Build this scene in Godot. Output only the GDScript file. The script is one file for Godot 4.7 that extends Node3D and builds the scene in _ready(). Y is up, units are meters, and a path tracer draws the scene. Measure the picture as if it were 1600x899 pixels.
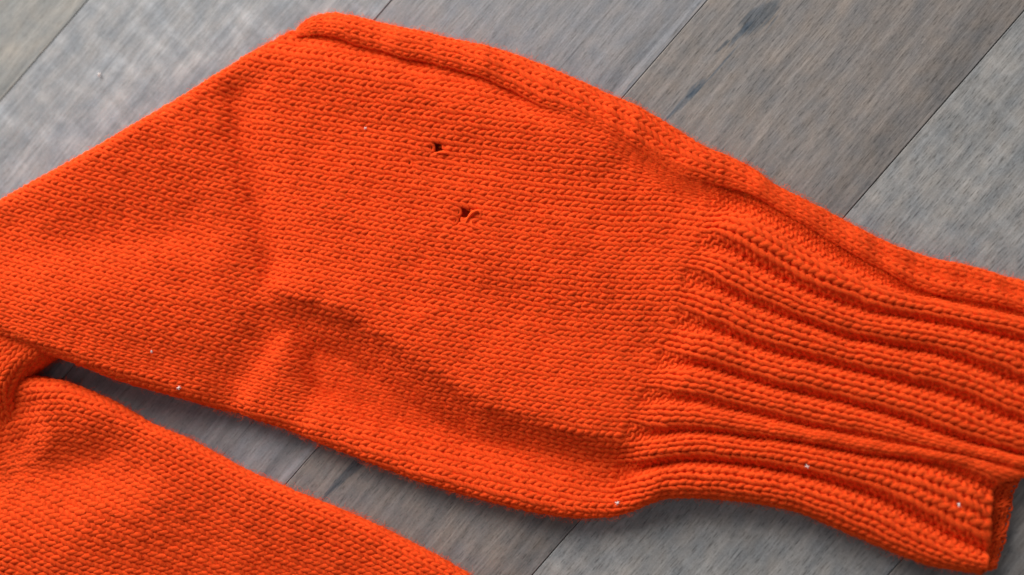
extends Node3D
# An orange hand-knit sweater lying on a grey wood-look plank floor: one sleeve with its ribbed cuff across the picture, part of the body below it.
# All plan coordinates are millimetres on the floor (x right, z towards the viewer); every stitch is a real loop of yarn.

const TAU8 := TAU / 8.0
const PITCH := 4.0          # mm per course in the stockinette
const ALONG := Vector2(0.6626, -0.7490)   # direction of the planks on the floor (x, z)
const ACROSS := Vector2(0.7490, 0.6626)

var rng := RandomNumberGenerator.new()
var soft := FastNoiseLite.new()
var fine := FastNoiseLite.new()
var wool: StandardMaterial3D
var backing: StandardMaterial3D
var hair: StandardMaterial3D
var holes: Array = []

# ---------------------------------------------------------------- names and metas
func tag(o: Node, label := "", category := "", group := "", kind := "") -> void:
	if label: o.set_meta("label", label)
	if category: o.set_meta("category", category)
	if group: o.set_meta("group", group)
	if kind: o.set_meta("kind", kind)

func numbered(called: String, parent: Node) -> String:
	if not parent.has_node(NodePath(called)): return called
	var k := 1
	while parent.has_node(NodePath("%s_%03d" % [called, k])): k += 1
	return "%s_%03d" % [called, k]

func put(called: String, mesh: Mesh, mat: Material, parent: Node) -> MeshInstance3D:
	var o := MeshInstance3D.new()
	o.name = numbered(called, parent)
	o.mesh = mesh
	o.material_override = mat
	parent.add_child(o, true)
	return o

# ---------------------------------------------------------------- curves in plan
func dense(pts: Array) -> PackedVector2Array:      # Catmull-Rom through the points, a sample about every millimetre
	var out := PackedVector2Array()
	var n := pts.size()
	for i in n - 1:
		var a: Vector2 = pts[max(i - 1, 0)]
		var b: Vector2 = pts[i]
		var c: Vector2 = pts[i + 1]
		var d: Vector2 = pts[min(i + 2, n - 1)]
		var k := maxi(2, int(b.distance_to(c) / 1.5))
		for s in k:
			out.append(b.cubic_interpolate(c, a, d, float(s) / k))
	out.append(pts[n - 1])
	return out

class Line:
	var p: PackedVector2Array
	var l: PackedFloat32Array
	var total := 0.0
	func _init(q: PackedVector2Array) -> void:
		p = q
		l.append(0.0)
		for i in range(1, q.size()):
			total += q[i].distance_to(q[i - 1])
			l.append(total)
	func at(s: float) -> Vector2:
		var n := p.size()
		if s <= 0.0: return p[0] + (p[1] - p[0]).normalized() * s
		if s >= total: return p[n - 1] + (p[n - 1] - p[n - 3]).normalized() * (s - total)
		var i := clampi(l.bsearch(s), 1, n - 1)
		return p[i - 1].lerp(p[i], (s - l[i - 1]) / maxf(l[i] - l[i - 1], 1e-6))

class Edge:            # a polyline with signed distance, positive on its right-hand side (x right, z down)
	var p: PackedVector2Array
	var lo := Vector2(1e9, 1e9)
	var hi := Vector2(-1e9, -1e9)
	var turn := 0.0          # after sd(): sine of the angle at which the point lies off the line
	func _init(q: Array) -> void:
		p = PackedVector2Array(q)
		for v in p:
			lo = lo.min(v)
			hi = hi.max(v)
	func sd(q: Vector2) -> float:
		var best := 1e18
		var side := 1.0
		for i in p.size() - 1:
			var a := p[i]
			var e := p[i + 1] - a
			var w := q - a
			var t := clampf(w.dot(e) / e.length_squared(), 0.0, 1.0)
			var d2 := (w - e * t).length_squared()
			if d2 < best - 1e-6:
				best = d2
				side = signf(e.cross(w))
				var off := w - e * t
				turn = e.cross(off) / maxf(e.length() * off.length(), 1e-6)
		return sqrt(best) * side

func valley(e: Edge, q: Vector2, depth: float, wl: float, wr: float) -> float:     # a trough: wl wide on the left of the line, wr on its right
	var m := 2.2 * maxf(wl, wr)
	if q.x < e.lo.x - m or q.y < e.lo.y - m or q.x > e.hi.x + m or q.y > e.hi.y + m: return 0.0
	var s := e.sd(q)
	var w := lerpf(wl, wr, 0.5 + 0.5 * e.turn)
	return -depth * exp(-s * s / (w * w))

# cloth that falls away from a crest: a straight slope w wide on the right of the line, then a slow rise back
func slope(e: Edge, q: Vector2) -> float:
	var fx := q.x - 0.3 * maxf(0.0, q.y - e.lo.y)
	var fade := smoothstep(e.lo.x - 8.0, e.lo.x + 12.0, fx) * (1.0 - smoothstep(e.hi.x - 14.0, e.hi.x + 6.0, q.x))
	if fade <= 0.0: return 0.0
	var s := e.sd(q)
	var along := smoothstep(-105.0, 40.0, q.x)
	var w := lerpf(31.0, 14.0, along)
	var depth := lerpf(12.0, 7.4, along)
	if s < 0.0: return fade * 2.6 * exp(-s * s / 800.0)
	var f := s / w
	var down := exp(-pow((s - w) / 20.0, 2.0))
	if f < 1.0: down = lerpf(f, smoothstep(0.0, 1.0, f), 0.15)
	return fade * (2.6 * exp(-s * s / 30.0) - depth * down)

# ---------------------------------------------------------------- a piece of knitting
# pos / nrm hold the surface at every half course and half wale; keep tells which cells exist; kind: 1 knit, -1 purl
class Cloth:
	var courses := 0
	var wales := 0
	var pos := PackedVector3Array()
	var nrm := PackedVector3Array()
	var keep := PackedByteArray()
	var kind := PackedFloat32Array()
	var w2 := 0
	func setup(c: int, w: int) -> void:
		courses = c
		wales = w
		w2 = 2 * w + 1
		pos.resize((2 * c + 1) * w2)
		nrm.resize(pos.size())
		keep.resize(c * w)
		keep.fill(1)
		kind.resize(c * w)
		kind.fill(1.0)
	func normals() -> void:
		var h := 2 * courses + 1
		for i in h:
			for j in w2:
				var a := pos[mini(i + 1, h - 1) * w2 + j] - pos[maxi(i - 1, 0) * w2 + j]
				var b := pos[i * w2 + mini(j + 1, w2 - 1)] - pos[i * w2 + maxi(j - 1, 0)]
				nrm[i * w2 + j] = b.cross(a).normalized()
	func sample(a: float, b: float, z: float) -> Vector3:
		var x := clampf(a * 2.0, 0.0, 2.0 * courses - 0.001)
		var y := clampf(b * 2.0, 0.0, 2.0 * wales - 0.001)
		var i := int(x)
		var j := int(y)
		var fx := x - i
		var fy := y - j
		var k := i * w2 + j
		var p := pos[k].lerp(pos[k + 1], fy).lerp(pos[k + w2].lerp(pos[k + w2 + 1], fy), fx)
		if z == 0.0: return p
		var q := nrm[k].lerp(nrm[k + 1], fy).lerp(nrm[k + w2].lerp(nrm[k + w2 + 1], fy), fx)
		return p + q * (z / maxf(q.length(), 0.3))

class Yarn:             # collects tubes of yarn
	var v := PackedVector3Array()
	var n := PackedVector3Array()
	var ix := PackedInt32Array()
	var col := PackedColorArray()
	var tint := PackedFloat32Array()
	func tube(path: PackedVector3Array, rad: PackedFloat32Array, twist: float, sides: int) -> void:
		var m := path.size()
		if m < 3: return
		var base := v.size()
		var ref := Vector3.UP
		var run := 0.0
		for i in m:
			var t := (path[mini(i + 1, m - 1)] - path[maxi(i - 1, 0)]).normalized()
			var u := t.cross(ref)
			if u.length_squared() < 1e-4: u = t.cross(Vector3.RIGHT)
			u = u.normalized()
			var w := u.cross(t)
			ref = w
			if i > 0: run += path[i].distance_to(path[i - 1])
			var g := tint[i] if tint.size() == m else 1.0
			var shade := Color(g, pow(g, 1.25), pow(g, 1.25))
			for s in sides:
				var f := TAU * s / sides
				var o := u * cos(f) + w * sin(f)
				v.append(path[i] + o * (rad[i] * (1.0 + twist * cos(2.0 * f + run * 2.6))))
				n.append(o)
				col.append(shade)
		for i in m - 1:
			for s in sides:
				var a := base + i * sides + s
				var b := base + i * sides + (s + 1) % sides
				ix.append_array([a, b, a + sides, b, b + sides, a + sides])
	func mesh() -> ArrayMesh:
		var arr := []
		arr.resize(Mesh.ARRAY_MAX)
		var vv := PackedVector3Array()
		vv.resize(v.size())
		for i in v.size(): vv[i] = v[i] * 0.001
		arr[Mesh.ARRAY_VERTEX] = vv
		arr[Mesh.ARRAY_NORMAL] = n
		arr[Mesh.ARRAY_INDEX] = ix
		arr[Mesh.ARRAY_COLOR] = col
		var m := ArrayMesh.new()
		m.add_surface_from_arrays(Mesh.PRIMITIVE_TRIANGLES, arr)
		return m

func hair_mesh() -> ArrayMesh:       # one wool fibre, a curved thread three millimetres long
	var y := Yarn.new()
	var path := PackedVector3Array()
	var rad := PackedFloat32Array()
	for i in 5:
		var f := i / 4.0
		path.append(Vector3(3.0 * f, 1.1 * sin(f * 2.4), 0.7 * sin(f * 4.0)))
		rad.append(0.05 * (1.0 - 0.6 * f))
	y.tube(path, rad, 0.0, 3)
	return y.mesh()

func fuzz(yarn: Yarn, count: int, parent: Node3D) -> void:
	var mm := MultiMesh.new()
	mm.transform_format = MultiMesh.TRANSFORM_3D
	mm.mesh = hair_mesh()
	mm.instance_count = count
	var total := yarn.v.size()
	for i in count:
		var k := rng.randi_range(0, total - 1)
		var nn := yarn.n[k]
		var rim := i % 2 == 1             # two in five stand on the low rims, where they show against the floor
		for tries in 14:
			if nn.y > 0.0 and not rim or rim and yarn.v[k].y < 9.0 and nn.y > -0.5 and nn.y < 0.7: break
			k = rng.randi_range(0, total - 1)
			nn = yarn.n[k]
		var side := Vector3(rng.randfn(), rng.randfn() * 0.4, rng.randfn())
		var x := (side - nn * side.dot(nn) * 0.75).normalized()
		var z := x.cross(nn).normalized()
		var y := z.cross(x)
		mm.set_instance_transform(i, Transform3D(Basis(x, y, z).scaled_local(Vector3.ONE * rng.randf_range(0.5, 1.3) * (1.15 if rim else 1.0)), yarn.v[k] * 0.001))
	var o := MultiMeshInstance3D.new()
	o.name = "fuzz"
	o.multimesh = mm
	o.material_override = hair
	parent.add_child(o, true)
	tag(o, "", "", "", "stuff")

const STEPS := 12
func knit(c: Cloth, yarn: Yarn, from: int, to: int, radius: float, alpha := 0.255, loop := 0.86, depth := 0.5) -> void:
	for i in range(from, to):
		var path := PackedVector3Array()
		var rad := PackedFloat32Array()
		var tints := PackedFloat32Array()
		for j in c.wales + 1:
			var here := j < c.wales and c.keep[i * c.wales + j] == 1
			if not here:
				yarn.tint = tints
				if path.size() > 3: yarn.tube(path, rad, 0.13, 7)
				tints = PackedFloat32Array()
				path = PackedVector3Array()
				rad = PackedFloat32Array()
				continue
			var kd := c.kind[i * c.wales + j]
			var kl := c.kind[i * c.wales + maxi(j - 1, 0)]
			var kr := c.kind[i * c.wales + mini(j + 1, c.wales - 1)]
			var ja := rng.randf_range(-0.11, 0.11)
			var jb := rng.randf_range(-0.08, 0.08)
			var worn := c.sample(i, j, 0.0)
			var tn := clampf(rng.randf_range(0.90, 1.0) + 0.10 * soft.get_noise_2d(worn.x * 2.0, worn.z * 2.0 + 900.0), 0.78, 1.0)
			var jh := loop * rng.randf_range(0.90, 1.07)
			var wide := c.sample(i + 0.5, j, 0.0).distance_to(c.sample(i + 0.5, j + 1, 0.0))
			var jr := radius * rng.randf_range(0.93, 1.07) * pow(clampf(wide / 5.2, 0.7, 1.8), 0.75)
			for k in STEPS:
				var f := float(k) / STEPS
				var t := TAU * (f - 0.5)          # head at f = 0.5
				var s := kd
				if f < 0.25: s = lerpf((kl + kd) * 0.5, kd, f * 4.0)
				elif f > 0.75: s = lerpf((kr + kd) * 0.5, kd, (1.0 - f) * 4.0)
				var env := sin(PI * f)
				var b := j + f + alpha * sin(2.0 * t) + jb * env
				var a := i + 0.5 + jh * cos(t) + ja * env
				var z := -depth * cos(2.0 * t) * s
				path.append(c.sample(a, b, z))
				tints.append(tn)
				rad.append(jr * (1.0 + 0.10 * cos(2.0 * t + PI)))
		yarn.tint = tints
		if path.size() > 3: yarn.tube(path, rad, 0.13, 7)
	yarn.tint = PackedFloat32Array()

func sheet(c: Cloth, from: int, to: int, drop: float, whole := false) -> ArrayMesh:     # the felted inner face behind the loops
	var st := SurfaceTool.new()
	st.begin(Mesh.PRIMITIVE_TRIANGLES)
	st.set_smooth_group(0)
	for i in range(from, to):
		for j in c.wales:
			if c.keep[i * c.wales + j] != 1 and not whole: continue
			var q := [c.sample(i, j, -drop), c.sample(i, j + 1, -drop), c.sample(i + 1, j + 1, -drop), c.sample(i + 1, j, -drop)]
			for k in [0, 1, 2, 0, 2, 3]: st.add_vertex(q[k] * 0.001)
	st.index()
	st.generate_normals()
	return st.commit()

# rolls an unrolled plan point over an edge: returns (x, z, drop 0..1)
func rolled(q: Vector2, e: Edge, r: float) -> Vector3:
	var d := e.sd(q)
	if d >= r: return Vector3(q.x, q.y, 0.0)
	var th := (r - d) / r
	var g := Vector2(e.sd(q + Vector2(0.5, 0)) - d, e.sd(q + Vector2(0, 0.5)) - d)
	g = g.normalized() if g.length() > 0.01 else Vector2.ZERO
	th = minf(th, 3.3)
	var moved := q + g * ((r - r * sin(th)) - d)
	return Vector3(moved.x, moved.y, (1.0 - cos(th)) * 0.5)

# ---------------------------------------------------------------- materials
func noise_texture(freq: float, normal: bool, ramp: Gradient = null, strength := 6.0, size := 256, s := 1) -> NoiseTexture2D:
	var f := FastNoiseLite.new()
	f.seed = s
	f.frequency = freq
	f.fractal_octaves = 3
	var t := NoiseTexture2D.new()
	t.noise = f
	t.width = size
	t.height = size
	t.seamless = true
	t.as_normal_map = normal
	t.bump_strength = strength
	if ramp: t.color_ramp = ramp
	return t

func wool_material(c: Color, vertex := true) -> StandardMaterial3D:
	var m := StandardMaterial3D.new()
	var g := Gradient.new()
	g.set_color(0, Color(0.86, 0.86, 0.86))
	g.set_color(1, Color(1, 1, 1))
	m.albedo_color = c
	m.albedo_texture = noise_texture(0.03, false, g, 1.0, 256, 4)
	m.normal_enabled = true
	m.normal_texture = noise_texture(0.09, true, null, 7.0, 256, 9)
	m.normal_scale = 0.7
	m.uv1_triplanar = true
	m.uv1_world_triplanar = true
	m.uv1_scale = Vector3.ONE * 90.0
	m.roughness = 0.92
	m.vertex_color_use_as_albedo = vertex
	m.subsurf_scatter_enabled = true
	m.subsurf_scatter_strength = 0.15
	m.metallic_specular = 0.18
	m.rim_enabled = true
	m.rim = 0.35
	m.rim_tint = 0.8
	return m

# plank print, half a millimetre per texel: along the texture's x, across its y.
# line: long grain lines; dash: short pale dashes; cloud: soft blotches along the grain; rung: blotches across it; fleck: small dark pores
func plank_texture(s: int, base: Color, look: Dictionary, strips: Array, knots: Array) -> ImageTexture:
	var w := 1400
	var h := 264
	var a := FastNoiseLite.new()
	a.seed = s
	a.frequency = 1.0
	a.fractal_octaves = 3
	var b := FastNoiseLite.new()
	b.seed = s + 50
	b.frequency = 1.0
	b.fractal_octaves = 2
	var one := FastNoiseLite.new()
	one.seed = s + 90
	one.frequency = 1.0
	one.fractal_type = FastNoiseLite.FRACTAL_NONE
	var line: float = look.get("line", 0.1)
	var dash: float = look.get("dash", 0.05)
	var cloud: float = look.get("cloud", 0.1)
	var rung: float = look.get("rung", 0.0)
	var fleck: float = look.get("fleck", 0.0)
	var data := PackedByteArray()
	data.resize(w * h * 3)
	var r := RandomNumberGenerator.new()
	r.seed = s * 7 + 3
	var k := 0
	for y in h:
		var v := y * 0.5                       # mm across
		for x in w:
			var u := x * 0.5                   # mm along
			var wob := v + 3.0 * b.get_noise_2d(u * 0.006, v * 0.012) + u * 0.03
			var g := b.get_noise_2d(u * 0.005, wob * 0.24)
			var d := one.get_noise_2d(u * 0.022 + 90.0, wob * 0.45)
			var m := b.get_noise_2d(u * 0.014 + 40.0, v * 0.06)
			var m2 := b.get_noise_2d(u * 0.055 - 70.0, v * 0.075 + 30.0)
			var t := 1.0 + line * g * 1.6 + dash * clampf(d * 2.4 - 0.1, -0.4, 1.0) + cloud * (m * 0.7 + m2 * 0.4) + r.randf_range(-0.045, 0.045)
			if rung > 0.0:
				var q := b.get_noise_2d(u * 0.075 + 200.0, v * 0.022)
				t += rung * (maxf(q, -0.1) * 0.8 + 0.35 * absf(b.get_noise_2d(u * 0.16, v * 0.12)))
			t -= (0.8 * fleck + 0.30) * maxf(a.get_noise_2d(u * 0.09 + 300.0, wob * 1.3) - 0.2, 0.0)
			t += 0.10 * maxf(one.get_noise_2d(u * 0.11 + 700.0, wob * 0.9) - 0.25, 0.0)
			for q in strips:
				if absf(v - q[0]) > 12.0: continue
				var on := clampf(0.6 + 1.5 * b.get_noise_2d(u * 0.012 + q[0], 7.0), 0.0, 1.0) if q.size() > 3 else 1.0
				t += q[1] * on * exp(-pow((v + 0.8 * b.get_noise_2d(u * 0.01, q[0]) - q[0]) / q[2], 2.0))
			var blue := 0.0
			for q in knots:
				var du: float = (u - q[0]) / q[2]
				if absf(du) > 1.6: continue
				var taper: float = q[3] * (1.0 - 0.55 * clampf(du * q[5], -1.0, 1.0)) * (1.0 + 0.9 * d + 0.7 * m2)
				var dv: float = (wob - u * 0.03 - q[1] - (u - q[0]) * q[6]) / maxf(taper, 0.15)
				var e := smoothstep(1.35, 0.7, sqrt(du * du + dv * dv))
				t -= q[4] * e * (0.8 + 0.5 * g)
				blue += e * 0.03
			var warm := 0.03 * m2 + 0.02 * m
			data[k] = clampi(int(255.0 * (base.r * t + warm * 0.4 - blue)), 0, 255)
			data[k + 1] = clampi(int(255.0 * base.g * t), 0, 255)
			data[k + 2] = clampi(int(255.0 * (base.b * t - warm * 0.4 + blue)), 0, 255)
			k += 3
	return ImageTexture.create_from_image(Image.create_from_data(w, h, false, Image.FORMAT_RGB8, data))

func plank_mesh(length: float, width: float) -> ArrayMesh:       # a board with eased long edges; x along, z across
	var st := SurfaceTool.new()
	st.begin(Mesh.PRIMITIVE_TRIANGLES)
	st.set_smooth_group(-1)
	var hw := width / 2.0
	var hl := length / 2.0
	var prof := [Vector2(-hw, -0.006), Vector2(-hw, -0.0004), Vector2(-hw + 0.0004, 0.0), Vector2(hw - 0.0004, 0.0), Vector2(hw, -0.0004), Vector2(hw, -0.006)]
	for i in prof.size() - 1:
		var p: Vector2 = prof[i]
		var q: Vector2 = prof[i + 1]
		var c := [Vector3(-hl, p.y, p.x), Vector3(hl, p.y, p.x), Vector3(hl, q.y, q.x), Vector3(-hl, q.y, q.x)]
		for k in [0, 1, 2, 0, 2, 3]:
			st.set_uv(Vector2((c[k].x) / 0.7 + 0.5, (c[k].z + hw) / 0.13))
			st.add_vertex(c[k])
	for s in [-1.0, 1.0]:
		var e := [Vector3(s * hl, -0.006, -hw), Vector3(s * hl, -0.006, hw), Vector3(s * hl, 0.0, hw - 0.0004), Vector3(s * hl, 0.0, -hw + 0.0004)]
		for k in ([0, 2, 1, 0, 3, 2] if s > 0 else [0, 1, 2, 0, 2, 3]):
			st.set_uv(Vector2(0.5, 0.5))
			st.add_vertex(e[k])
	st.generate_normals()
	return st.commit()

func floor_boards() -> void:
	var fl := Node3D.new()
	fl.name = "floor"
	add_child(fl)
	tag(fl, "grey wood-look plank floor under the orange sweater", "", "", "structure")
	var dark := StandardMaterial3D.new()
	dark.albedo_color = Color(0.26, 0.255, 0.25)
	dark.roughness = 0.9
	var ub := BoxMesh.new()
	ub.size = Vector3(2.6, 0.02, 2.6)
	put("underlay", ub, dark, fl).position = Vector3(0, -0.0155, 0)
	# seams across the boards, mm
	var seams := [-818.0, -686.0, -554.0, -422.0, -290.0, -154.0, -22.0, 105.0, 234.5, 364.0, 494.0, 624.0, 754.0, 884.0]
	var looks := [
		plank_texture(11, Color(0.470, 0.466, 0.457), {"line": 0.038, "dash": 0.040, "cloud": 0.14}, [], []),
		plank_texture(12, Color(0.491, 0.496, 0.510), {"line": 0.046, "dash": 0.048, "cloud": 0.16, "rung": 0.20}, [[36.0, -0.10, 0.5], [18.0, -0.05, 9.0], [99.0, -0.05, 0.6, 1]], []),
		plank_texture(13, Color(0.470, 0.467, 0.481), {"line": 0.046, "dash": 0.040, "cloud": 0.10, "fleck": 0.1}, [[97.0, -0.26, 0.3], [110.0, 0.05, 5.0], [121.0, -0.13, 2.0, 1], [126.5, -0.16, 1.2, 1], [130.0, 0.14, 1.3]], []),
		plank_texture(14, Color(0.459, 0.438, 0.430), {"line": 0.052, "dash": 0.062, "cloud": 0.09, "fleck": 0.25}, [[120.0, -0.09, 9.0], [8.0, -0.06, 0.4, 1], [16.5, -0.05, 0.4, 1]], [[541.0, 26.0, 12.0, 4.6, 0.34, 0.3, 0.10], [524.0, 22.5, 12.0, 1.5, 0.30, -0.6, 0.15], [491.0, 24.5, 6.5, 1.8, 0.26, -0.4, 0.05], [503.0, 26.5, 18.0, 0.5, 0.22, 0.0, 0.02], [477.0, 24.0, 14.0, 0.9, 0.18, 0.0, 0.05], [222.0, 20.5, 22.0, 2.0, 0.34, -0.9, 0.06]]),
		plank_texture(15, Color(0.500, 0.498, 0.500), {"line": 0.027, "dash": 0.056, "cloud": 0.12, "rung": 0.12, "fleck": 0.38}, [], []),
		plank_texture(16, Color(0.451, 0.440, 0.438), {"line": 0.069, "dash": 0.048, "cloud": 0.10, "fleck": 0.2}, [[30.0, -0.10, 0.8]], []),
	]
	for i in seams.size() - 1:
		var width: float = (seams[i + 1] - seams[i] - 0.24) * 0.001
		var mid: float = (seams[i + 1] + seams[i]) * 0.0005
		var m := StandardMaterial3D.new()
		m.albedo_texture = looks[(i - 3 + 12) % 6]
		m.roughness = 0.52
		m.metallic_specular = 0.42
		m.normal_enabled = true
		m.normal_texture = grain_normal
		m.normal_scale = 0.10
		var o := put("plank", plank_mesh(2.4, width), m, fl)
		o.position = Vector3(ACROSS.x * mid, [0.0, -0.00025, 0.0001, -0.00015][i % 4], ACROSS.y * mid)
		o.rotation.y = atan2(-ALONG.y, ALONG.x)

var grain_normal: ImageTexture
func make_grain_normal() -> void:
	var f := FastNoiseLite.new()
	f.seed = 77
	f.frequency = 0.25
	f.fractal_octaves = 3
	var im := f.get_image(160, 512)
	im.resize(1400, 512, Image.INTERPOLATE_CUBIC)
	im.bump_map_to_normal_map(3.0)
	grain_normal = ImageTexture.create_from_image(im)

# ---------------------------------------------------------------- the sweater
var left_fold: Edge
var low_edge: Edge
var crease: Edge
var feats: Array = []
var long_fold: Edge

func front_height(q: Vector2) -> float:
	var h := 13.0 + 1.2 * soft.get_noise_2d(q.x, q.y) + 0.35 * fine.get_noise_2d(q.x, q.y)
	h += 13.0 * smoothstep(-125.0, -250.0, q.x)
	h += slope(long_fold, q)
	for f in feats: h += valley(f[0], q, f[1], f[2], f[3])
	var dc := absf(crease.sd(q))
	h -= 6.0 * (1.0 - 0.75 * smoothstep(-5.0, 35.0, q.x) + 0.35 * smoothstep(90.0, 120.0, q.x)) * exp(-dc * dc / 100.0)
	return maxf(h, 3.0)

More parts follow.
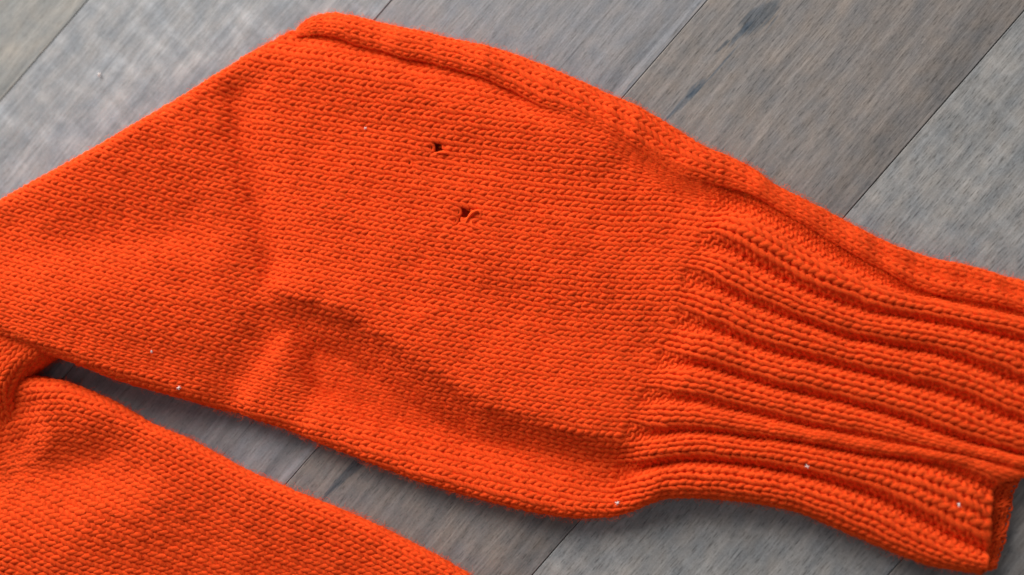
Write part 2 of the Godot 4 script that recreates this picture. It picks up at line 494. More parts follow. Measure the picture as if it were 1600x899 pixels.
func build_front(sweater: Node3D) -> void:
	# wale lines, four wales apart: upstream of the ribbing and in the cuff
	var up := [
		[Vector2(105.5, -61.8), Vector2(87.0, -70.4), Vector2(54.6, -87.5), Vector2(18.1, -107.5), Vector2(-12.2, -120.0), Vector2(-67.4, -131.3), Vector2(-138.3, -145.7), Vector2(-211.9, -165.7), Vector2(-288.2, -189.4), Vector2(-347.3, -208.3)],
		[Vector2(103.5, -56.4), Vector2(86.2, -61.5), Vector2(67.5, -70.0), Vector2(48.0, -84.1), Vector2(1.5, -95.5), Vector2(-66.8, -108.0), Vector2(-137.4, -122.2), Vector2(-210.5, -142.1), Vector2(-286.4, -165.2), Vector2(-345.2, -183.6)],
		[Vector2(99.5, -50.9), Vector2(83.5, -55.6), Vector2(67.4, -61.4), Vector2(51.1, -67.2), Vector2(1.5, -73.7), Vector2(-66.6, -85.8), Vector2(-136.9, -99.7), Vector2(-209.7, -119.0), Vector2(-285.2, -141.6), Vector2(-343.8, -159.7)],
		[Vector2(100.9, -40.0), Vector2(80.1, -44.5), Vector2(51.0, -45.9), Vector2(1.5, -52.5), Vector2(-66.3, -64.5), Vector2(-136.3, -78.0), Vector2(-208.8, -96.2), Vector2(-284.1, -118.2), Vector2(-342.3, -135.5)],
		[Vector2(95.8, -19.9), Vector2(76.6, -22.2), Vector2(50.8, -24.1), Vector2(1.5, -31.1), Vector2(-66.1, -43.4), Vector2(-135.8, -56.8), Vector2(-208.0, -74.9), Vector2(-282.9, -95.8), Vector2(-341.0, -113.1)],
		[Vector2(87.9, -3.1), Vector2(70.0, -4.0), Vector2(50.6, -5.0), Vector2(1.5, -11.1), Vector2(-65.8, -23.1), Vector2(-135.3, -36.8), Vector2(-207.3, -54.1), Vector2(-281.9, -74.2), Vector2(-339.7, -91.1)],
		[Vector2(84.4, 17.6), Vector2(66.5, 16.7), Vector2(34.2, 14.3), Vector2(1.5, 9.3), Vector2(-65.6, -2.9), Vector2(-134.9, -16.9), Vector2(-206.6, -34.2), Vector2(-280.8, -53.5), Vector2(-338.4, -70.1)],
		[Vector2(74.5, 38.7), Vector2(59.9, 37.3), Vector2(34.1, 34.5), Vector2(1.5, 29.7), Vector2(-65.3, 17.8), Vector2(-134.4, 3.1), Vector2(-205.8, -13.8), Vector2(-279.8, -33.3), Vector2(-337.2, -49.9)],
		[Vector2(66.0, 57.2), Vector2(53.3, 55.8), Vector2(34.0, 53.8), Vector2(1.5, 48.8), Vector2(-65.1, 37.0), Vector2(-133.9, 22.7), Vector2(-205.1, 5.9), Vector2(-278.8, -13.3), Vector2(-335.9, -29.2)],
		[Vector2(57.9, 74.7), Vector2(46.7, 74.0), Vector2(33.9, 72.4), Vector2(1.5, 66.6), Vector2(-64.9, 55.4), Vector2(-133.4, 41.8), Vector2(-204.4, 25.4), Vector2(-277.8, 6.6), Vector2(-334.7, -8.9)],
		[Vector2(53.5, 95.3), Vector2(43.3, 94.7), Vector2(27.2, 91.2), Vector2(1.3, 84.9), Vector2(-64.9, 71.1), Vector2(-133.4, 57.1), Vector2(-204.2, 40.9), Vector2(-277.6, 22.9), Vector2(-334.4, 7.5)],
		[Vector2(52.6, 115.2), Vector2(39.8, 114.7), Vector2(27.0, 113.2), Vector2(1.1, 108.0), Vector2(-65.2, 92.6), Vector2(-133.6, 76.7), Vector2(-204.4, 60.5), Vector2(-277.8, 42.1), Vector2(-334.6, 26.7)],
		[Vector2(52.4, 135.0), Vector2(39.7, 134.5), Vector2(26.9, 132.8), Vector2(1.1, 127.4), Vector2(-64.9, 112.0), Vector2(-133.2, 96.5), Vector2(-203.7, 80.4), Vector2(-276.8, 62.4), Vector2(-333.3, 47.3)],
	]
	var cu := [
		[Vector2(105.5, -61.8), Vector2(131.4, -48.6), Vector2(156.2, -35.0), Vector2(180.6, -20.9), Vector2(207.7, -6.7), Vector2(228.7, -0.9), Vector2(258.3, 5.8), Vector2(287.3, 14.9)],
		[Vector2(103.5, -56.6), Vector2(125.0, -46.8), Vector2(151.4, -31.2), Vector2(179.2, -14.5), Vector2(204.4, -1.0), Vector2(226.9, 5.0), Vector2(255.6, 12.3), Vector2(287.0, 21.1)],
		[Vector2(99.6, -51.1), Vector2(115.5, -47.1), Vector2(146.7, -31.3), Vector2(177.2, -11.3), Vector2(198.3, 1.1), Vector2(222.3, 8.1), Vector2(251.9, 15.7), Vector2(286.8, 24.8)],
		[Vector2(101.0, -40.2), Vector2(115.3, -39.9), Vector2(131.0, -32.3), Vector2(161.8, -12.9), Vector2(192.1, 3.2), Vector2(209.0, 7.6), Vector2(222.2, 10.9), Vector2(251.8, 18.2), Vector2(286.7, 27.3)],
		[Vector2(95.8, -19.9), Vector2(109.8, -17.0), Vector2(126.0, -7.0), Vector2(138.3, -0.3), Vector2(154.9, 7.9), Vector2(169.6, 12.9), Vector2(180.5, 16.5), Vector2(197.5, 19.5), Vector2(215.5, 22.9), Vector2(233.3, 26.8), Vector2(250.9, 31.3), Vector2(285.6, 41.5)],
		[Vector2(87.9, -3.1), Vector2(97.4, -0.3), Vector2(114.3, 7.6), Vector2(129.9, 14.9), Vector2(145.3, 20.2), Vector2(164.2, 27.7), Vector2(178.8, 31.0), Vector2(196.9, 34.6), Vector2(206.5, 36.2), Vector2(222.6, 41.0), Vector2(232.5, 44.8), Vector2(247.7, 51.1), Vector2(280.1, 64.0)],
		[Vector2(84.4, 17.6), Vector2(94.5, 21.5), Vector2(107.7, 25.5), Vector2(120.1, 31.1), Vector2(135.6, 36.3), Vector2(154.0, 40.5), Vector2(168.6, 44.4), Vector2(183.1, 47.9), Vector2(192.7, 50.8), Vector2(205.9, 53.9), Vector2(223.0, 59.6), Vector2(234.7, 65.1), Vector2(249.2, 70.7), Vector2(273.5, 79.8)],
		[Vector2(74.5, 38.7), Vector2(91.6, 41.4), Vector2(104.2, 44.0), Vector2(113.5, 46.9), Vector2(129.0, 51.7), Vector2(141.3, 54.9), Vector2(153.6, 57.8), Vector2(168.1, 61.3), Vector2(179.0, 64.4), Vector2(192.1, 68.1), Vector2(204.0, 72.8), Vector2(217.0, 77.4), Vector2(228.1, 80.7), Vector2(239.8, 83.5), Vector2(264.3, 90.1)],
		[Vector2(66.0, 57.2), Vector2(78.7, 57.8), Vector2(94.5, 59.5), Vector2(110.1, 63.3), Vector2(124.3, 66.2), Vector2(140.9, 70.3), Vector2(153.1, 73.1), Vector2(171.3, 76.2), Vector2(189.3, 79.9), Vector2(207.2, 83.5), Vector2(224.9, 87.2), Vector2(251.6, 93.7)],
		[Vector2(57.9, 74.7), Vector2(72.2, 75.6), Vector2(79.7, 75.0), Vector2(93.6, 74.3), Vector2(112.9, 76.2), Vector2(128.4, 78.1), Vector2(143.8, 79.9), Vector2(159.0, 82.7), Vector2(173.2, 85.5), Vector2(197.1, 88.5), Vector2(214.3, 92.7), Vector2(232.8, 101.7)],
		[Vector2(53.5, 95.2), Vector2(65.6, 92.7), Vector2(81.4, 89.5), Vector2(93.4, 88.8), Vector2(112.7, 90.3), Vector2(135.7, 93.6), Vector2(150.9, 97.3), Vector2(176.8, 105.1), Vector2(193.0, 113.2), Vector2(213.1, 124.2), Vector2(229.2, 131.2)],
		[Vector2(52.6, 115.2), Vector2(65.3, 112.6), Vector2(78.0, 108.1), Vector2(96.9, 107.7), Vector2(121.7, 110.0), Vector2(143.2, 114.4), Vector2(173.2, 127.0), Vector2(202.7, 138.8), Vector2(226.2, 143.0)],
		[Vector2(52.4, 135.0), Vector2(65.1, 131.7), Vector2(80.9, 127.1), Vector2(96.5, 125.7), Vector2(121.3, 127.6), Vector2(142.7, 131.4), Vector2(172.7, 143.8), Vector2(199.2, 155.4), Vector2(224.1, 159.4)],
	]
	var first := -3                       # the first line is wale 4 * first
	var up_l: Array = []
	var cu_l: Array = []
	for k in up.size():
		up_l.append(Line.new(dense(up[k])))
		cu_l.append(Line.new(dense(cu[k])))
	var before := 108                     # courses of stockinette
	var ribbed := 45                      # courses of ribbing
	var nw := 4 * (up.size() - 1)
	var c := Cloth.new()
	c.setup(before + ribbed, nw)
	var amp := [0.0, 0.0, 0.0, 0.0, 1.0, 1.0, 1.0, 1.0, 0.75, 0.85, 1.25, 0.0, 0.0]   # depth of each valley, by line
	for ii in 2 * (before + ribbed) + 1:
		var u := ii * 0.5 - before
		var row := PackedVector2Array()
		for k in up.size():
			if u <= 0.0: row.append(up_l[k].at(-u * PITCH))
			else: row.append(cu_l[k].at(u / ribbed * cu_l[k].total))
		var rib := smoothstep(0.0, 5.0, u)
		for jj in 2 * nw + 1:
			var j := jj * 0.5
			var sq := j
			var k0 := int(round(j / 4.0))
			var am: float = amp[clampi(k0, 0, 12)]
			if k0 == 8: am *= 1.0 - 0.75 * smoothstep(18.0, 30.0, u)
			if u > 0.0 and j > 14.0 and j < 42.0:
				sq = j - 0.44 * minf(am, 1.0) * rib * sin(TAU * j / 4.0) / (TAU / 4.0)
			var k := clampi(int(sq / 4.0), 0, up.size() - 2)
			var f := sq / 4.0 - k
			var q := row[k].cubic_interpolate(row[k + 1], row[maxi(k - 1, 0)], row[mini(k + 2, row.size() - 1)], f)
			q += 0.7 * Vector2(fine.get_noise_2d(q.x + 300.0, q.y), fine.get_noise_2d(q.x, q.y + 300.0))
			var h := front_height(q)
			if u > ribbed - 2.0: h -= 1.6 * pow((u - ribbed + 2.0) / 2.0, 2.0)
			if u > 0.0:
				var wave := 1.0 - pow(0.5 + 0.5 * cos(TAU * j / 4.0), 1.9)       # 0 in the valley, 1 on the rib
				if j < 14.0:
					wave = 0.12 + 0.88 * smoothstep(12.6, 14.0, j) + 0.14 * exp(-pow(j - 10.2, 2.0) * 3.0)
					am = 1.0
				h += rib * (lerpf(-4.8 * am, 2.0, wave))
				h += 1.2 * rib
			# roll over the lower edge, then over the fold on the left
			var g := rolled(q, low_edge, 5.6)
			var q2 := Vector2(g.x, g.y)
			var g2 := rolled(q2, left_fold, 7.0)
			var bottom := 2.2 + 6.0 * smoothstep(-190.0, -280.0, q.x)
			var drop := maxf(g.z, g2.z)
			c.pos[ii * c.w2 + jj] = Vector3(g2.x, lerpf(h, bottom, drop), g2.y)
			if ii < 2 * (before + ribbed) and jj < 2 * nw and ii % 2 == 1 and jj % 2 == 1:
				var cell := (ii / 2) * nw + jj / 2
				var away := crease.sd(q)
				if g.z > 0.93 or g2.z > 0.96 or away < -4.5: c.keep[cell] = 0
				var m := jj / 2
				if u > 0.0:
					var purl := m % 4 == 0 or m % 4 == 3
					if m < 13: purl = true
					if m >= 42: purl = false
					if purl: c.kind[cell] = -1.0
	c.normals()
	# moth holes: stitches that are gone
	for hole in holes:
		var best := -1
		var bd := 1e9
		for i in before:
			for j in nw:
				var p := c.sample(i + 0.5, j + 0.5, 0.0)
				var d := Vector2(p.x, p.z).distance_squared_to(hole[0])
				if d < bd:
					bd = d
					best = i * nw + j
		for o in hole[1]: c.keep[best + o.x * nw + o.y] = 0
	# the far side of the sleeve, which lies close under the holes
	var under := Cloth.new()
	under.setup(46, 20)
	for i in 93:
		for j in 41:
			var p := c.sample(before - 60 + i * 0.5, 12 + j * 0.5, -4.2)
			under.pos[i * under.w2 + j] = p
	under.normals()
	var sleeve_yarn := Yarn.new()
	knit(c, sleeve_yarn, 0, before, 1.27)
	var sleeve := put("sleeve", sleeve_yarn.mesh(), wool, sweater)
	tag(sleeve, "plain knitted sleeve with two small moth holes")
	put("inner_face", sheet(c, 0, before, -0.7), backing, sleeve)
	put("far_layer", sheet(under, 0, 46, 0.0, true), backing, sleeve)
	fuzz(sleeve_yarn, 66762, sleeve)
	var cuff_yarn := Yarn.new()
	knit(c, cuff_yarn, before, before + ribbed, 1.12, 0.18, 0.84)
	var cuff := put("cuff", cuff_yarn.mesh(), wool, sweater)
	tag(cuff, "ribbed cuff at the end of the sleeve")
	put("inner_face", sheet(c, before, before + ribbed, -0.2), backing, cuff)
	fuzz(cuff_yarn, 33381, cuff)
	var cord := PackedVector3Array()
	var cr := PackedFloat32Array()
	for j in range(56, 2 * nw + 1):
		if j / 2 < nw and c.keep[(before + ribbed - 1) * nw + j / 2] != 1: continue
		for k in 4:
			var p := c.sample(before + ribbed, (j + k / 4.0) * 0.5, -0.4)
			cord.append(p + Vector3(0.5 * sin(k * PI / 2.0), 0.0, 0.0))
			cr.append(1.9 + 0.35 * cos(k * PI / 2.0))
	var edge_yarn := Yarn.new()
	edge_yarn.tube(cord, cr, 0.1, 8)
	put("bound_off_edge", edge_yarn.mesh(), wool, cuff)
	front = c

var front: Cloth

func build_strip(sweater: Node3D) -> void:
	var outer := Line.new(dense([Vector2(-115.9, -142.5), Vector2(-111.0, -147.2), Vector2(-102.1, -149.4), Vector2(-93.3, -149.3), Vector2(-82.6, -146.7), Vector2(-68.5, -142.5), Vector2(-50.9, -137.9), Vector2(-33.5, -133.3), Vector2(-16.3, -128.3), Vector2(-2.6, -124.3), Vector2(17.7, -115.9), Vector2(34.5, -108.0), Vector2(51.1, -99.8), Vector2(67.6, -91.4), Vector2(83.9, -80.8), Vector2(100.0, -70.2), Vector2(116.0, -62.4), Vector2(125.5, -56.8), Vector2(131.7, -51.0), Vector2(150.5, -40.4), Vector2(175.2, -26.5), Vector2(190.4, -18.1), Vector2(202.6, -13.0), Vector2(217.7, -8.6), Vector2(229.7, -5.5), Vector2(253.5, 2.2), Vector2(288.6, 14.6)]))
	var inner := Line.new(dense([Vector2(-115.6, -137.9), Vector2(-109.9, -137.7), Vector2(-101.1, -137.3), Vector2(-92.2, -135.5), Vector2(-81.6, -131.2), Vector2(-67.5, -126.7), Vector2(-50.1, -121.5), Vector2(-32.9, -117.0), Vector2(-15.8, -111.4), Vector2(-2.2, -105.4), Vector2(18.0, -93.4), Vector2(34.6, -87.4), Vector2(51.1, -79.4), Vector2(67.4, -69.2), Vector2(83.5, -57.4), Vector2(99.6, -52.3), Vector2(115.5, -47.9), Vector2(125.0, -43.7), Vector2(131.3, -40.3), Vector2(149.9, -29.1), Vector2(174.3, -12.8), Vector2(189.4, -3.6), Vector2(201.4, 3.0), Vector2(216.5, 7.6), Vector2(228.4, 10.0), Vector2(252.1, 16.3), Vector2(287.0, 27.2)]))
	var n := 108
	var nw := 6
	var c := Cloth.new()
	c.setup(n, nw)
	for ii in 2 * n + 1:
		var t := ii * 0.5 / n
		var o := outer.at(t * outer.total)
		var i := inner.at(t * inner.total)
		i += Vector2(0.3, 1.0) * 1.5 * soft.get_noise_2d(t * 700.0, 40.0)
		o += Vector2(0.3, -1.0) * 0.8 * soft.get_noise_2d(t * 900.0, 80.0)
		var inner_h := minf(front_height(i) + 2.6 - 2.0 * smoothstep(-5.0, 35.0, i.x), 12.5)
		if t > 0.5: inner_h = lerpf(inner_h, 8.6, smoothstep(0.5, 0.62, t))
		for jj in 2 * nw + 1:
			var v := jj * 0.5 / nw
			var th := lerpf(-0.62, 3.5, v)       # from below the crease, over the top, down the outside
			var q := i.lerp(o, 0.5 - 0.5 * cos(th) if th > 0.0 else -0.28 * th)
			var base := lerpf(inner_h, 3.0, clampf(th / PI, 0.0, 1.0))
			var top := 4.6 - 1.0 * smoothstep(-5.0, 35.0, q.x) + 2.4 * soft.get_noise_2d(q.x * 3.0 + 70.0, 5.0) + 0.6 * soft.get_noise_2d(q.x * 1.5, q.y * 1.5) + 0.3 * fine.get_noise_2d(q.x, q.y)
			if t < 0.06: top *= lerpf(0.55, 1.0, t / 0.06)
			var h := base + top * sin(th)
			if t > 0.72: h -= 3.0 * smoothstep(0.72, 0.8, t) * exp(-pow((v - 0.55) / 0.07, 2.0))
			c.pos[ii * c.w2 + jj] = Vector3(q.x, maxf(h, 1.2), q.y)
	c.normals()
	for k in c.nrm.size(): c.nrm[k] = -c.nrm[k]        # its wales run the other way round
	var y := Yarn.new()
	knit(c, y, 0, n, 1.22)
	var s := put("sleeve_seam_fold", y.mesh(), wool, sweater)
	tag(s, "rolled fold along the upper edge of the sleeve")
	put("inner_face", sheet(c, 0, n, -0.7), backing, s)
	fuzz(y, 13744, s)

var DENT: Vector2 = [Vector2(-266.8, 69.6), Vector2(-266.8, 69.9)][0]

func build_body(sweater: Node3D) -> void:
	var lines := [
		[Vector2(-286.2, 21.2), Vector2(-251.4, 16.4), Vector2(-227.5, 21.8), Vector2(-198.3, 32.4), Vector2(-165.8, 48.5), Vector2(-114.8, 72.4), Vector2(-58.4, 95.2), Vector2(1.1, 121.7), Vector2(52.3, 145.6)],
		[Vector2(-284.0, 41.5), Vector2(-247.7, 36.2), Vector2(-229.4, 39.8), Vector2(-203.9, 50.1), Vector2(-178.7, 61.3), Vector2(-125.9, 84.9), Vector2(-67.9, 107.4), Vector2(-8.4, 134.9), Vector2(42.8, 158.8)],
		[Vector2(-281.5, 67.9), Vector2(-263.6, 62.1), Vector2(-239.1, 60.2), Vector2(-220.3, 63.6), Vector2(-188.0, 74.7), Vector2(-135.2, 98.3), Vector2(-77.2, 120.6), Vector2(-17.8, 148.7), Vector2(33.4, 171.7)],
		[Vector2(-294.7, 95.1), Vector2(-266.1, 85.8), Vector2(-239.2, 81.4), Vector2(-215.8, 87.1), Vector2(-187.2, 97.9), Vector2(-134.6, 121.4), Vector2(-76.9, 143.2), Vector2(-17.7, 170.5), Vector2(33.2, 194.0)],
		[Vector2(-319.8, 107.0), Vector2(-287.1, 100.8), Vector2(-258.2, 98.3), Vector2(-229.2, 107.1), Vector2(-186.3, 122.6), Vector2(-134.0, 144.7), Vector2(-76.5, 165.4), Vector2(-17.6, 192.8), Vector2(33.1, 215.9)],
		[Vector2(-344.4, 127.5), Vector2(-308.1, 117.1), Vector2(-271.7, 117.4), Vector2(-235.2, 133.0), Vector2(-185.4, 148.7), Vector2(-133.4, 167.7), Vector2(-76.2, 188.6), Vector2(-17.5, 214.3)],
		[Vector2(-361.9, 144.6), Vector2(-325.4, 136.7), Vector2(-270.4, 143.3), Vector2(-234.1, 157.6), Vector2(-184.6, 172.9), Vector2(-132.8, 192.5), Vector2(-75.9, 212.9), Vector2(-17.4, 237.2)],
		[Vector2(-363.9, 169.8), Vector2(-323.9, 161.7), Vector2(-269.2, 168.0), Vector2(-233.1, 182.0), Vector2(-183.8, 196.9), Vector2(-132.2, 216.1), Vector2(-75.5, 236.1)],
		[Vector2(-362.1, 196.3), Vector2(-322.3, 188.2), Vector2(-267.9, 194.1), Vector2(-232.0, 207.7), Vector2(-182.9, 222.3), Vector2(-131.6, 241.0), Vector2(-75.2, 260.5)],
	]
	var edge := Edge.new([Vector2(-293.6, 45.4), Vector2(-263.9, 46.9), Vector2(-255.9, 46.6), Vector2(-247.8, 48.0), Vector2(-238.2, 49.8), Vector2(-223.5, 55.3), Vector2(-208.9, 61.5), Vector2(-190.7, 71.7), Vector2(-169.2, 80.0), Vector2(-153.2, 88.3), Vector2(-137.3, 96.6), Vector2(-123.4, 101.8), Vector2(-109.5, 107.6), Vector2(-92.4, 113.7), Vector2(-78.8, 119.1), Vector2(-65.3, 124.8), Vector2(-51.8, 131.4), Vector2(-38.5, 137.6), Vector2(-20.4, 147.8), Vector2(7.3, 160.6), Vector2(64.3, 188.8)])
	var dent := Edge.new([Vector2(-280.0, 97.4), Vector2(-258.3, 96.6), Vector2(-240.4, 94.8), Vector2(-226.3, 90.4), Vector2(-215.7, 88.4)])
	var dent2 := Edge.new([Vector2(-247.8, 169.3), Vector2(-206.0, 157.1), Vector2(-164.5, 153.2), Vector2(-123.5, 157.4), Vector2(-89.8, 166.3)])
	var ls: Array = []
	for l in lines: ls.append(Line.new(dense(l)))
	var n := 100
	var nw := 4 * (lines.size() - 1)
	var c := Cloth.new()
	c.setup(n, nw)
	for ii in 2 * n + 1:
		var s := ii * 0.5 * PITCH
		var row := PackedVector2Array()
		for l in ls: row.append(l.at(s))
		for jj in 2 * nw + 1:
			var j := jj * 0.5
			var k := clampi(int(j / 4.0), 0, lines.size() - 2)
			var q := row[k].cubic_interpolate(row[k + 1], row[maxi(k - 1, 0)], row[mini(k + 2, row.size() - 1)], j / 4.0 - k)
			var h := 13.0 + 1.3 * soft.get_noise_2d(q.x + 500.0, q.y) + 0.35 * fine.get_noise_2d(q.x, q.y)
			h += valley(dent, q, 9.0, 17.0, 26.0) + valley(dent2, q, 7.0, 34.0, 30.0)
			h += 6.0 * smoothstep(-150.0, -225.0, q.x)
			h -= 6.0 * smoothstep(26.0, 8.0, (q - DENT).length())
			var g := rolled(q, edge, 6.2)
			c.pos[ii * c.w2 + jj] = Vector3(g.x, lerpf(h, 2.0, g.z), g.y)
			if ii % 2 == 1 and jj % 2 == 1 and g.z > 0.95: c.keep[(ii / 2) * nw + jj / 2] = 0
	c.normals()
	var y := Yarn.new()
	knit(c, y, 0, n, 1.27)
	var b := put("body_panel", y.mesh(), wool, sweater)
	tag(b, "plain knitted body panel lying below the sleeve")
	put("inner_face", sheet(c, 0, n, -0.7), backing, b)
	fuzz(y, 35344, b)

func build_underarm(sweater: Node3D) -> void:
	var lines := [
		[Vector2(-210.4, 21.9), Vector2(-224.5, 31.3), Vector2(-237.8, 44.0), Vector2(-243.0, 57.6), Vector2(-240.9, 72.3), Vector2(-233.0, 87.2)],
		[Vector2(-226.7, 16.8), Vector2(-242.1, 30.4), Vector2(-256.1, 44.0), Vector2(-262.0, 56.7), Vector2(-260.6, 71.0), Vector2(-253.4, 85.8)],
		[Vector2(-243.2, 7.7), Vector2(-259.0, 20.3), Vector2(-275.4, 35.5), Vector2(-282.5, 53.3), Vector2(-280.1, 72.3), Vector2(-269.6, 93.2)],
		[Vector2(-262.0, -5.7), Vector2(-279.8, 7.2), Vector2(-299.5, 25.0), Vector2(-306.9, 51.8), Vector2(-302.4, 79.8), Vector2(-289.2, 106.7)],
		[Vector2(-277.4, -19.8), Vector2(-302.7, -6.3), Vector2(-323.7, 17.8), Vector2(-331.4, 51.0), Vector2(-325.6, 86.6), Vector2(-310.4, 120.3)],
	]
	var edge := Edge.new([Vector2(-225.3, 11.3), Vector2(-242.8, 28.4), Vector2(-246.9, 35.3), Vector2(-254.7, 40.4), Vector2(-261.0, 46.2), Vector2(-265.4, 55.2), Vector2(-265.4, 62.7), Vector2(-262.0, 73.7), Vector2(-254.6, 90.0)])
	var ls: Array = []
	for l in lines: ls.append(Line.new(dense(l)))
	var n := 24
	var nw := 16
	var c := Cloth.new()
	c.setup(n, nw)
	for ii in 2 * n + 1:
		var t := ii * 0.5 / n
		var row := PackedVector2Array()
		for l in ls: row.append(l.at(t * l.total))
		for jj in 2 * nw + 1:
			var j := jj * 0.5
			var k := clampi(int(j / 4.0), 0, lines.size() - 2)
			var q := row[k].cubic_interpolate(row[k + 1], row[maxi(k - 1, 0)], row[mini(k + 2, row.size() - 1)], j / 4.0 - k)
			var h := 23.0 - 11.0 * smoothstep(0.22, 0.0, t) - 16.0 * smoothstep(0.55, 0.95, t)
			var g := rolled(q, edge, 6.5)
			c.pos[ii * c.w2 + jj] = Vector3(g.x, lerpf(h, minf(1.5, h - 2.0), g.z), g.y)
			if ii % 2 == 1 and jj % 2 == 1 and g.z > 0.95: c.keep[(ii / 2) * nw + jj / 2] = 0
	c.normals()
	for i in c.nrm.size():
		if c.nrm[i].y < -0.2 and false: c.nrm[i] = -c.nrm[i]
	var y := Yarn.new()
	knit(c, y, 0, n, 1.22)
	var b := put("underarm", y.mesh(), wool, sweater)
	tag(b, "bulging underarm fold where sleeve and body meet")
	put("inner_face", sheet(c, 0, n, -0.7), backing, b)
	fuzz(y, 5890, b)

func build_backs(sweater: Node3D) -> void:
	# the far layer of the cuff, seen past the hem: its purl side faces up
	var lines := [
		[Vector2(218.5, 140.6), Vector2(225.0, 141.4), Vector2(234.3, 139.8)],
		[Vector2(212.7, 137.7), Vector2(224.8, 133.9), Vector2(238.6, 128.8)],
		[Vector2(213.3, 122.4), Vector2(228.4, 116.8), Vector2(242.8, 113.0)],
		[Vector2(213.9, 107.1), Vector2(230.4, 103.9), Vector2(245.1, 102.0)],
		[Vector2(220.5, 91.7), Vector2(238.4, 93.1), Vector2(253.9, 91.5)],
		[Vector2(239.1, 76.2), Vector2(256.8, 79.3), Vector2(271.5, 80.8)],
	]
	var ls: Array = []
	for l in lines: ls.append(Line.new(dense(l)))
	var n := 8
	var nw := 4 * (lines.size() - 1)
	var c := Cloth.new()
	c.setup(n, nw)
	for ii in 2 * n + 1:
		var row := PackedVector2Array()
		for l in ls: row.append(l.at(ii * 0.5 / n * l.total))
		for jj in 2 * nw + 1:
			var j := jj * 0.5
			var k := clampi(int(j / 4.0), 0, lines.size() - 2)
			var q := row[k].cubic_interpolate(row[k + 1], row[maxi(k - 1, 0)], row[mini(k + 2, row.size() - 1)], j / 4.0 - k)
			var h := 5.6 + 0.9 * sin(TAU * j / 4.0) + 1.2 * smoothstep(0.4, 0.8, ii * 0.5 / n) - 2.5 * smoothstep(0.85, 1.0, ii * 0.5 / n)
			c.pos[ii * c.w2 + jj] = Vector3(q.x, h, q.y)
	c.kind.fill(-1.0)
	for i in n:
		for j in nw:
			if j % 4 == 1: c.kind[i * nw + j] = 1.0
	c.normals()
	for i in c.nrm.size():
		if c.nrm[i].y < 0.0: c.nrm[i] = -c.nrm[i]
	var y := Yarn.new()
	knit(c, y, 0, n, 0.75)
	var b := put("cuff_far_side", y.mesh(), wool, sweater)
	tag(b, "far side of the cuff showing past its open end")
	put("inner_face", sheet(c, 0, n, 1.3), backing, b)
	# the layer of the sleeve that lies on the floor
	var rim := [Vector2(-340.7, 2.3), Vector2(-285.7, -36.1), Vector2(-176.7, -101.2), Vector2(-112.4, -140.0), Vector2(-83.8, -138.8), Vector2(0.1, -115.9), Vector2(67.4, -84.2), Vector2(131.9, -43.7), Vector2(203.1, -3.1), Vector2(254.4, 10.5), Vector2(289.7, 23.5), Vector2(278.0, 79.2), Vector2(251.0, 87.0), Vector2(230.9, 104.0), Vector2(226.9, 128.5), Vector2(201.4, 130.4), Vector2(174.4, 119.9), Vector2(122.2, 104.7), Vector2(78.0, 103.4), Vector2(52.3, 109.9), Vector2(26.3, 110.1), Vector2(-66.9, 87.9), Vector2(-148.7, 61.2), Vector2(-211.8, 45.6), Vector2(-340.7, 2.3)]
	rim.remove_at(rim.size() - 1)
	var poly := PackedVector2Array(rim)
	var st := SurfaceTool.new()
	st.begin(Mesh.PRIMITIVE_TRIANGLES)
	var tri := Geometry2D.triangulate_polygon(poly)
	for t in tri.size() / 3:
		var a := poly[tri[3 * t]]
		var b2 := poly[tri[3 * t + 1]]
		var d := poly[tri[3 * t + 2]]
		var order := [a, b2, d] if (b2 - a).cross(d - a) > 0.0 else [a, d, b2]
		for q in order: st.add_vertex(Vector3(q.x, 4.0, q.y) * 0.001)
	st.generate_normals()
	put("sleeve_back", st.commit(), backing, sweater)

func loose_yarn(sweater: Node3D) -> void:
	for pts in [[Vector2(-22.9, -31.3), Vector2(-21.3, -34.2), Vector2(-18.9, -37.2), Vector2(-15.9, -38.5), Vector2(-14.2, -37.1), Vector2(-15.2, -34.4)], [Vector2(-18.9, -33.9), Vector2(-19.2, -31.5), Vector2(-17.6, -29.5), Vector2(-14.9, -28.8)], [Vector2(-38.6, -69.8), Vector2(-35.9, -70.0), Vector2(-33.2, -69.6), Vector2(-30.5, -69.2)]]:
		var d := dense(pts)
		var path := PackedVector3Array()
		var rad := PackedFloat32Array()
		for i in d.size():
			var f := float(i) / (d.size() - 1)
			path.append(Vector3(d[i].x, maxf(surface_height(d[i]), 10.0) + 0.9 + 1.3 * sin(PI * f), d[i].y))
			rad.append(0.85 * (0.4 + 0.65 * sin(PI * clampf(f, 0.06, 0.94))))
		var y := Yarn.new()
		y.tube(path, rad, 0.2, 8)
		put("broken_yarn", y.mesh(), wool, sweater)

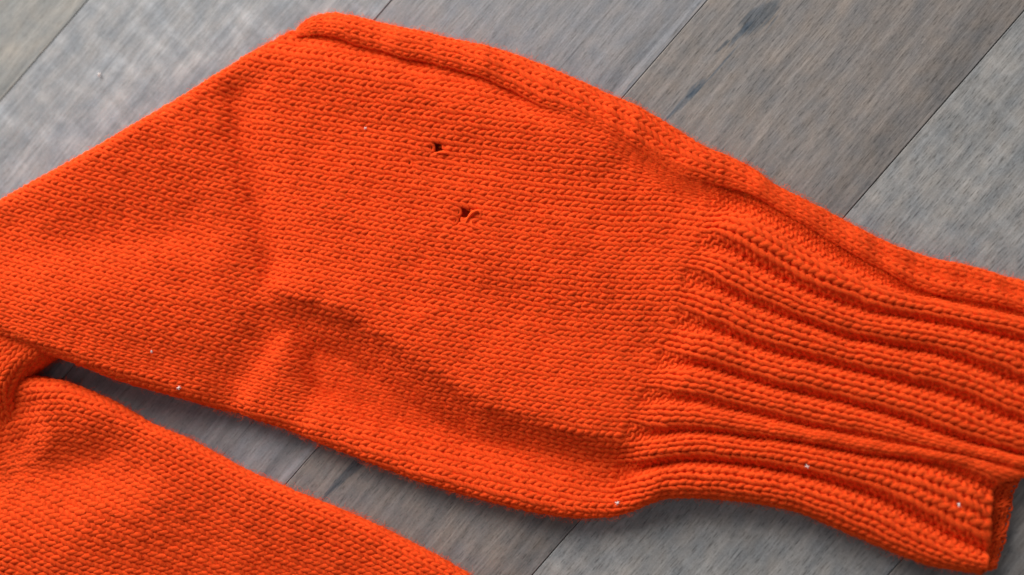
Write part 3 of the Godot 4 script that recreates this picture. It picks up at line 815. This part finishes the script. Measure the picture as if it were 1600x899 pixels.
func lint() -> void:
	var white := StandardMaterial3D.new()
	white.albedo_color = Color(0.92, 0.88, 0.86)
	white.roughness = 0.9
	var spots := [
		[[Vector2(-172.4, 51.8), Vector2(-172.0, 51.8)], "white lint fleck by the lower edge of the sleeve beside the gap", 1.0],
		[[Vector2(-186.3, 33.2), Vector2(-186.0, 33.3)], "pale lint fleck on the sleeve above the dark end of the gap", 0.6],
		[[Vector2(54.2, 109.8), Vector2(54.5, 109.8)], "white lint fleck on the lower edge where the cuff begins", 0.9],
		[[Vector2(146.3, 91.3), Vector2(146.6, 91.3)], "upright white lint fleck on the lowest deep rib of the cuff", 0.8],
		[[Vector2(216.3, 109.1), Vector2(216.6, 109.1)], "white lint fleck nearest the open end of the cuff", 0.8],
		[[Vector2(-76.3, -84.2), Vector2(-76.0, -84.2)], "tiny pale lint fleck on the sleeve left of the moth holes", 0.6],
		[[Vector2(-231.2, -122.4), Vector2(-230.8, -122.4)], "white lint fleck lying on the floor plank left of the sleeve", 0.9],
	]
	var r := RandomNumberGenerator.new()
	r.seed = 5
	for s in spots:
		var at: Vector2 = s[0][0]
		var y0 := 0.9
		if s[2] and not str(s[1]).contains("floor plank"):
			y0 = surface_height(at) + 1.5
		var y := Yarn.new()
		for k in 5:
			var path := PackedVector3Array()
			var rad := PackedFloat32Array()
			var dir := Vector2.from_angle(r.randf() * TAU)
			for i in 7:
				var f := i / 6.0 - 0.5
				path.append(Vector3(dir.x * f * 2.6 * s[2] + r.randf_range(-0.2, 0.2), 0.35 * cos(f * 3.0) + 0.1 * k, dir.y * f * 2.6 * s[2] + r.randf_range(-0.2, 0.2)))
				rad.append(0.22 * s[2] * (1.0 - 1.4 * absf(f)))
			y.tube(path, rad, 0.2, 6)
		var o := put("lint_fleck", y.mesh(), white, self)
		o.position = Vector3(at.x, y0, at.y) * 0.001
		tag(o, s[1], "lint", "white lint flecks caught on the sweater and floor")

func surface_height(q: Vector2) -> float:
	var best := 1e9
	var h := 10.0
	for i in range(0, front.pos.size()):
		var p := front.pos[i]
		var d := (p.x - q.x) * (p.x - q.x) + (p.z - q.y) * (p.z - q.y)
		if d < best - 0.01 or (d < best + 4.0 and p.y > h + 1.0):
			best = minf(d, best)
			h = p.y
	return h

func _ready() -> void:
	# ------------------------------------------------------------ camera, light, exposure
	var cam := Camera3D.new()
	cam.name = "camera"
	add_child(cam)
	cam.fov = 25.9613
	cam.near = 0.02
	cam.far = 20.0
	cam.look_at_from_position(Vector3(0.08520, 0.64013, 0.07403), Vector3.ZERO, Vector3(0, 0, -1))
	var at := CameraAttributesPhysical.new()
	at.frustum_focal_length = 77.97
	at.frustum_focus_distance = 0.640
	at.exposure_aperture = 5.2
	at.frustum_near = 0.02
	at.frustum_far = 20.0
	cam.attributes = at
	cam.fov = 25.9613
	cam.current = true
	var we := WorldEnvironment.new()
	we.name = "environment"
	var e := Environment.new()
	e.background_mode = Environment.BG_COLOR
	e.background_color = Color(0.80, 0.80, 0.80)
	e.background_energy_multiplier = 0.40
	e.tonemap_mode = Environment.TONE_MAPPER_LINEAR
	e.tonemap_exposure = 1.08
	e.sdfgi_enabled = true
	e.ssao_enabled = true
	e.ssil_enabled = true
	we.environment = e
	add_child(we)
	var win := AreaLight3D.new()             # the window of the room, up and to the left
	win.name = "window_light"
	win.area_size = Vector2(1.4, 1.2)
	win.light_color = Color(1.0, 0.985, 0.96)
	win.light_energy = 6.9
	win.shadow_enabled = true
	win.area_range = 6.0
	add_child(win)
	win.look_at_from_position(Vector3(-0.84, 0.98, -1.38), Vector3(0.0, 0.0, 0.0), Vector3.UP)
	# ------------------------------------------------------------ floor
	rng.seed = 21
	soft.seed = 3
	soft.frequency = 0.018
	fine.seed = 8
	fine.frequency = 0.075
	make_grain_normal()
	floor_boards()
	# ------------------------------------------------------------ sweater
	wool = wool_material(Color(1.0, 0.312, 0.112))
	backing = wool_material(Color(1.0, 0.30, 0.105), false)
	hair = wool_material(Color(1.0, 0.283, 0.08), false)
	left_fold = Edge.new([Vector2(-374.2, 2.6), Vector2(-318.6, -23.2), Vector2(-282.1, -45.2), Vector2(-263.9, -54.7), Vector2(-245.8, -63.9), Vector2(-227.7, -73.7), Vector2(-209.8, -84.5), Vector2(-191.9, -95.3), Vector2(-174.1, -106.4), Vector2(-159.9, -115.8), Vector2(-145.7, -124.9), Vector2(-131.5, -133.2), Vector2(-121.0, -139.9), Vector2(-113.9, -144.6), Vector2(-96.4, -160.2), Vector2(-68.5, -183.8)])
	low_edge = Edge.new([Vector2(259.0, 139.7), Vector2(226.8, 141.1), Vector2(203.2, 137.5), Vector2(188.4, 132.2), Vector2(173.5, 126.0), Vector2(158.5, 119.4), Vector2(143.4, 113.0), Vector2(121.9, 108.5), Vector2(96.9, 106.2), Vector2(78.0, 106.3), Vector2(70.0, 108.9), Vector2(60.4, 113.4), Vector2(52.5, 115.7), Vector2(42.8, 116.4), Vector2(33.2, 116.5), Vector2(23.5, 115.6), Vector2(13.8, 114.1), Vector2(0.8, 111.3), Vector2(-15.6, 107.6), Vector2(-32.1, 102.9), Vector2(-48.8, 98.1), Vector2(-65.7, 92.0), Vector2(-82.6, 85.5), Vector2(-99.8, 79.3), Vector2(-120.6, 71.0), Vector2(-134.6, 67.0), Vector2(-143.4, 63.7), Vector2(-153.9, 62.0), Vector2(-173.5, 55.8), Vector2(-191.4, 51.0), Vector2(-209.5, 45.5), Vector2(-227.8, 38.2), Vector2(-246.3, 31.9), Vector2(-265.0, 25.1), Vector2(-280.1, 19.4), Vector2(-318.4, 3.1), Vector2(-357.6, -15.3)])
	crease = Edge.new([Vector2(-127.5, -141.7), Vector2(-113.9, -137.9), Vector2(-102.5, -137.4), Vector2(-91.9, -135.2), Vector2(-81.3, -130.8), Vector2(-60.3, -124.0), Vector2(-36.1, -117.5), Vector2(-12.2, -110.3), Vector2(1.3, -103.0), Vector2(18.1, -93.1), Vector2(34.7, -87.5), Vector2(51.2, -79.2), Vector2(67.5, -68.6), Vector2(83.6, -57.2), Vector2(102.8, -52.0), Vector2(115.5, -48.0), Vector2(131.2, -40.4), Vector2(152.9, -27.9), Vector2(177.3, -12.6), Vector2(198.3, 0.5), Vector2(209.1, 5.7), Vector2(222.2, 8.7), Vector2(240.1, 12.8), Vector2(251.9, 15.7), Vector2(286.7, 26.1)])
	long_fold = Edge.new([Vector2(-123.7, -0.8), Vector2(-109.1, 2.8), Vector2(-98.8, 6.3), Vector2(-78.2, 13.9), Vector2(-57.8, 26.7), Vector2(-31.0, 46.5), Vector2(-11.2, 58.3), Vector2(18.1, 68.3), Vector2(50.1, 76.2), Vector2(69.0, 79.4)])
	feats = [
		[Edge.new([Vector2(-148.7, -104.4), Vector2(-143.0, -76.2), Vector2(-136.0, -48.3), Vector2(-131.4, -31.1), Vector2(-126.7, -12.2)]), 5.0, 15.0, 8.0],
		[Edge.new([Vector2(-125.2, 23.2), Vector2(-135.9, 40.5), Vector2(-150.6, 61.1)]), 4.2, 9.0, 15.0],
		[Edge.new([Vector2(-101.2, 54.0), Vector2(-113.1, 73.7)]), 2.4, 8.0, 18.0],
		# hollow and swell towards the shoulder
		[Edge.new([Vector2(-300.9, -20.6), Vector2(-256.5, -21.5), Vector2(-213.1, -27.9), Vector2(-173.8, -34.7)]), 3.8, 26.0, 16.0],
		[Edge.new([Vector2(-306.1, 21.3), Vector2(-255.2, 8.1), Vector2(-204.4, 12.1), Vector2(-158.2, 16.1)]), -2.5, 26.0, 22.0],
		[Edge.new([Vector2(-80.1, -84.6), Vector2(-11.8, -62.1), Vector2(34.7, -47.4), Vector2(83.3, -36.3)]), 2.2, 22.0, 26.0],
		[Edge.new([Vector2(-5.0, 8.0), Vector2(34.3, 20.0), Vector2(69.6, 28.4)]), 2.0, 16.0, 22.0],
		[Edge.new([Vector2(62.6, -61.3), Vector2(86.6, -46.1), Vector2(108.9, -42.9)]), 3.0, 10.0, 14.0],
	]
	holes = [
		[[Vector2(-39.2, -72.7), Vector2(-38.9, -72.7)][0], [Vector2i(0, 0), Vector2i(1, 0)]],
		[[Vector2(-52.4, -64.6), Vector2(-52.1, -64.6)][0], [Vector2i(0, 0)]],
		[[Vector2(-22.1, -36.1), Vector2(-21.8, -36.1)][0], [Vector2i(0, 0), Vector2i(-1, 1), Vector2i(-1, 0)]],
	]
	var sweater := Node3D.new()
	sweater.name = "sweater"
	add_child(sweater)
	tag(sweater, "bright orange knitted sweater with moth holes spread on the grey plank floor", "sweater")
	build_front(sweater)
	build_strip(sweater)
	build_body(sweater)
	build_underarm(sweater)
	build_backs(sweater)
	loose_yarn(sweater)
	lint()
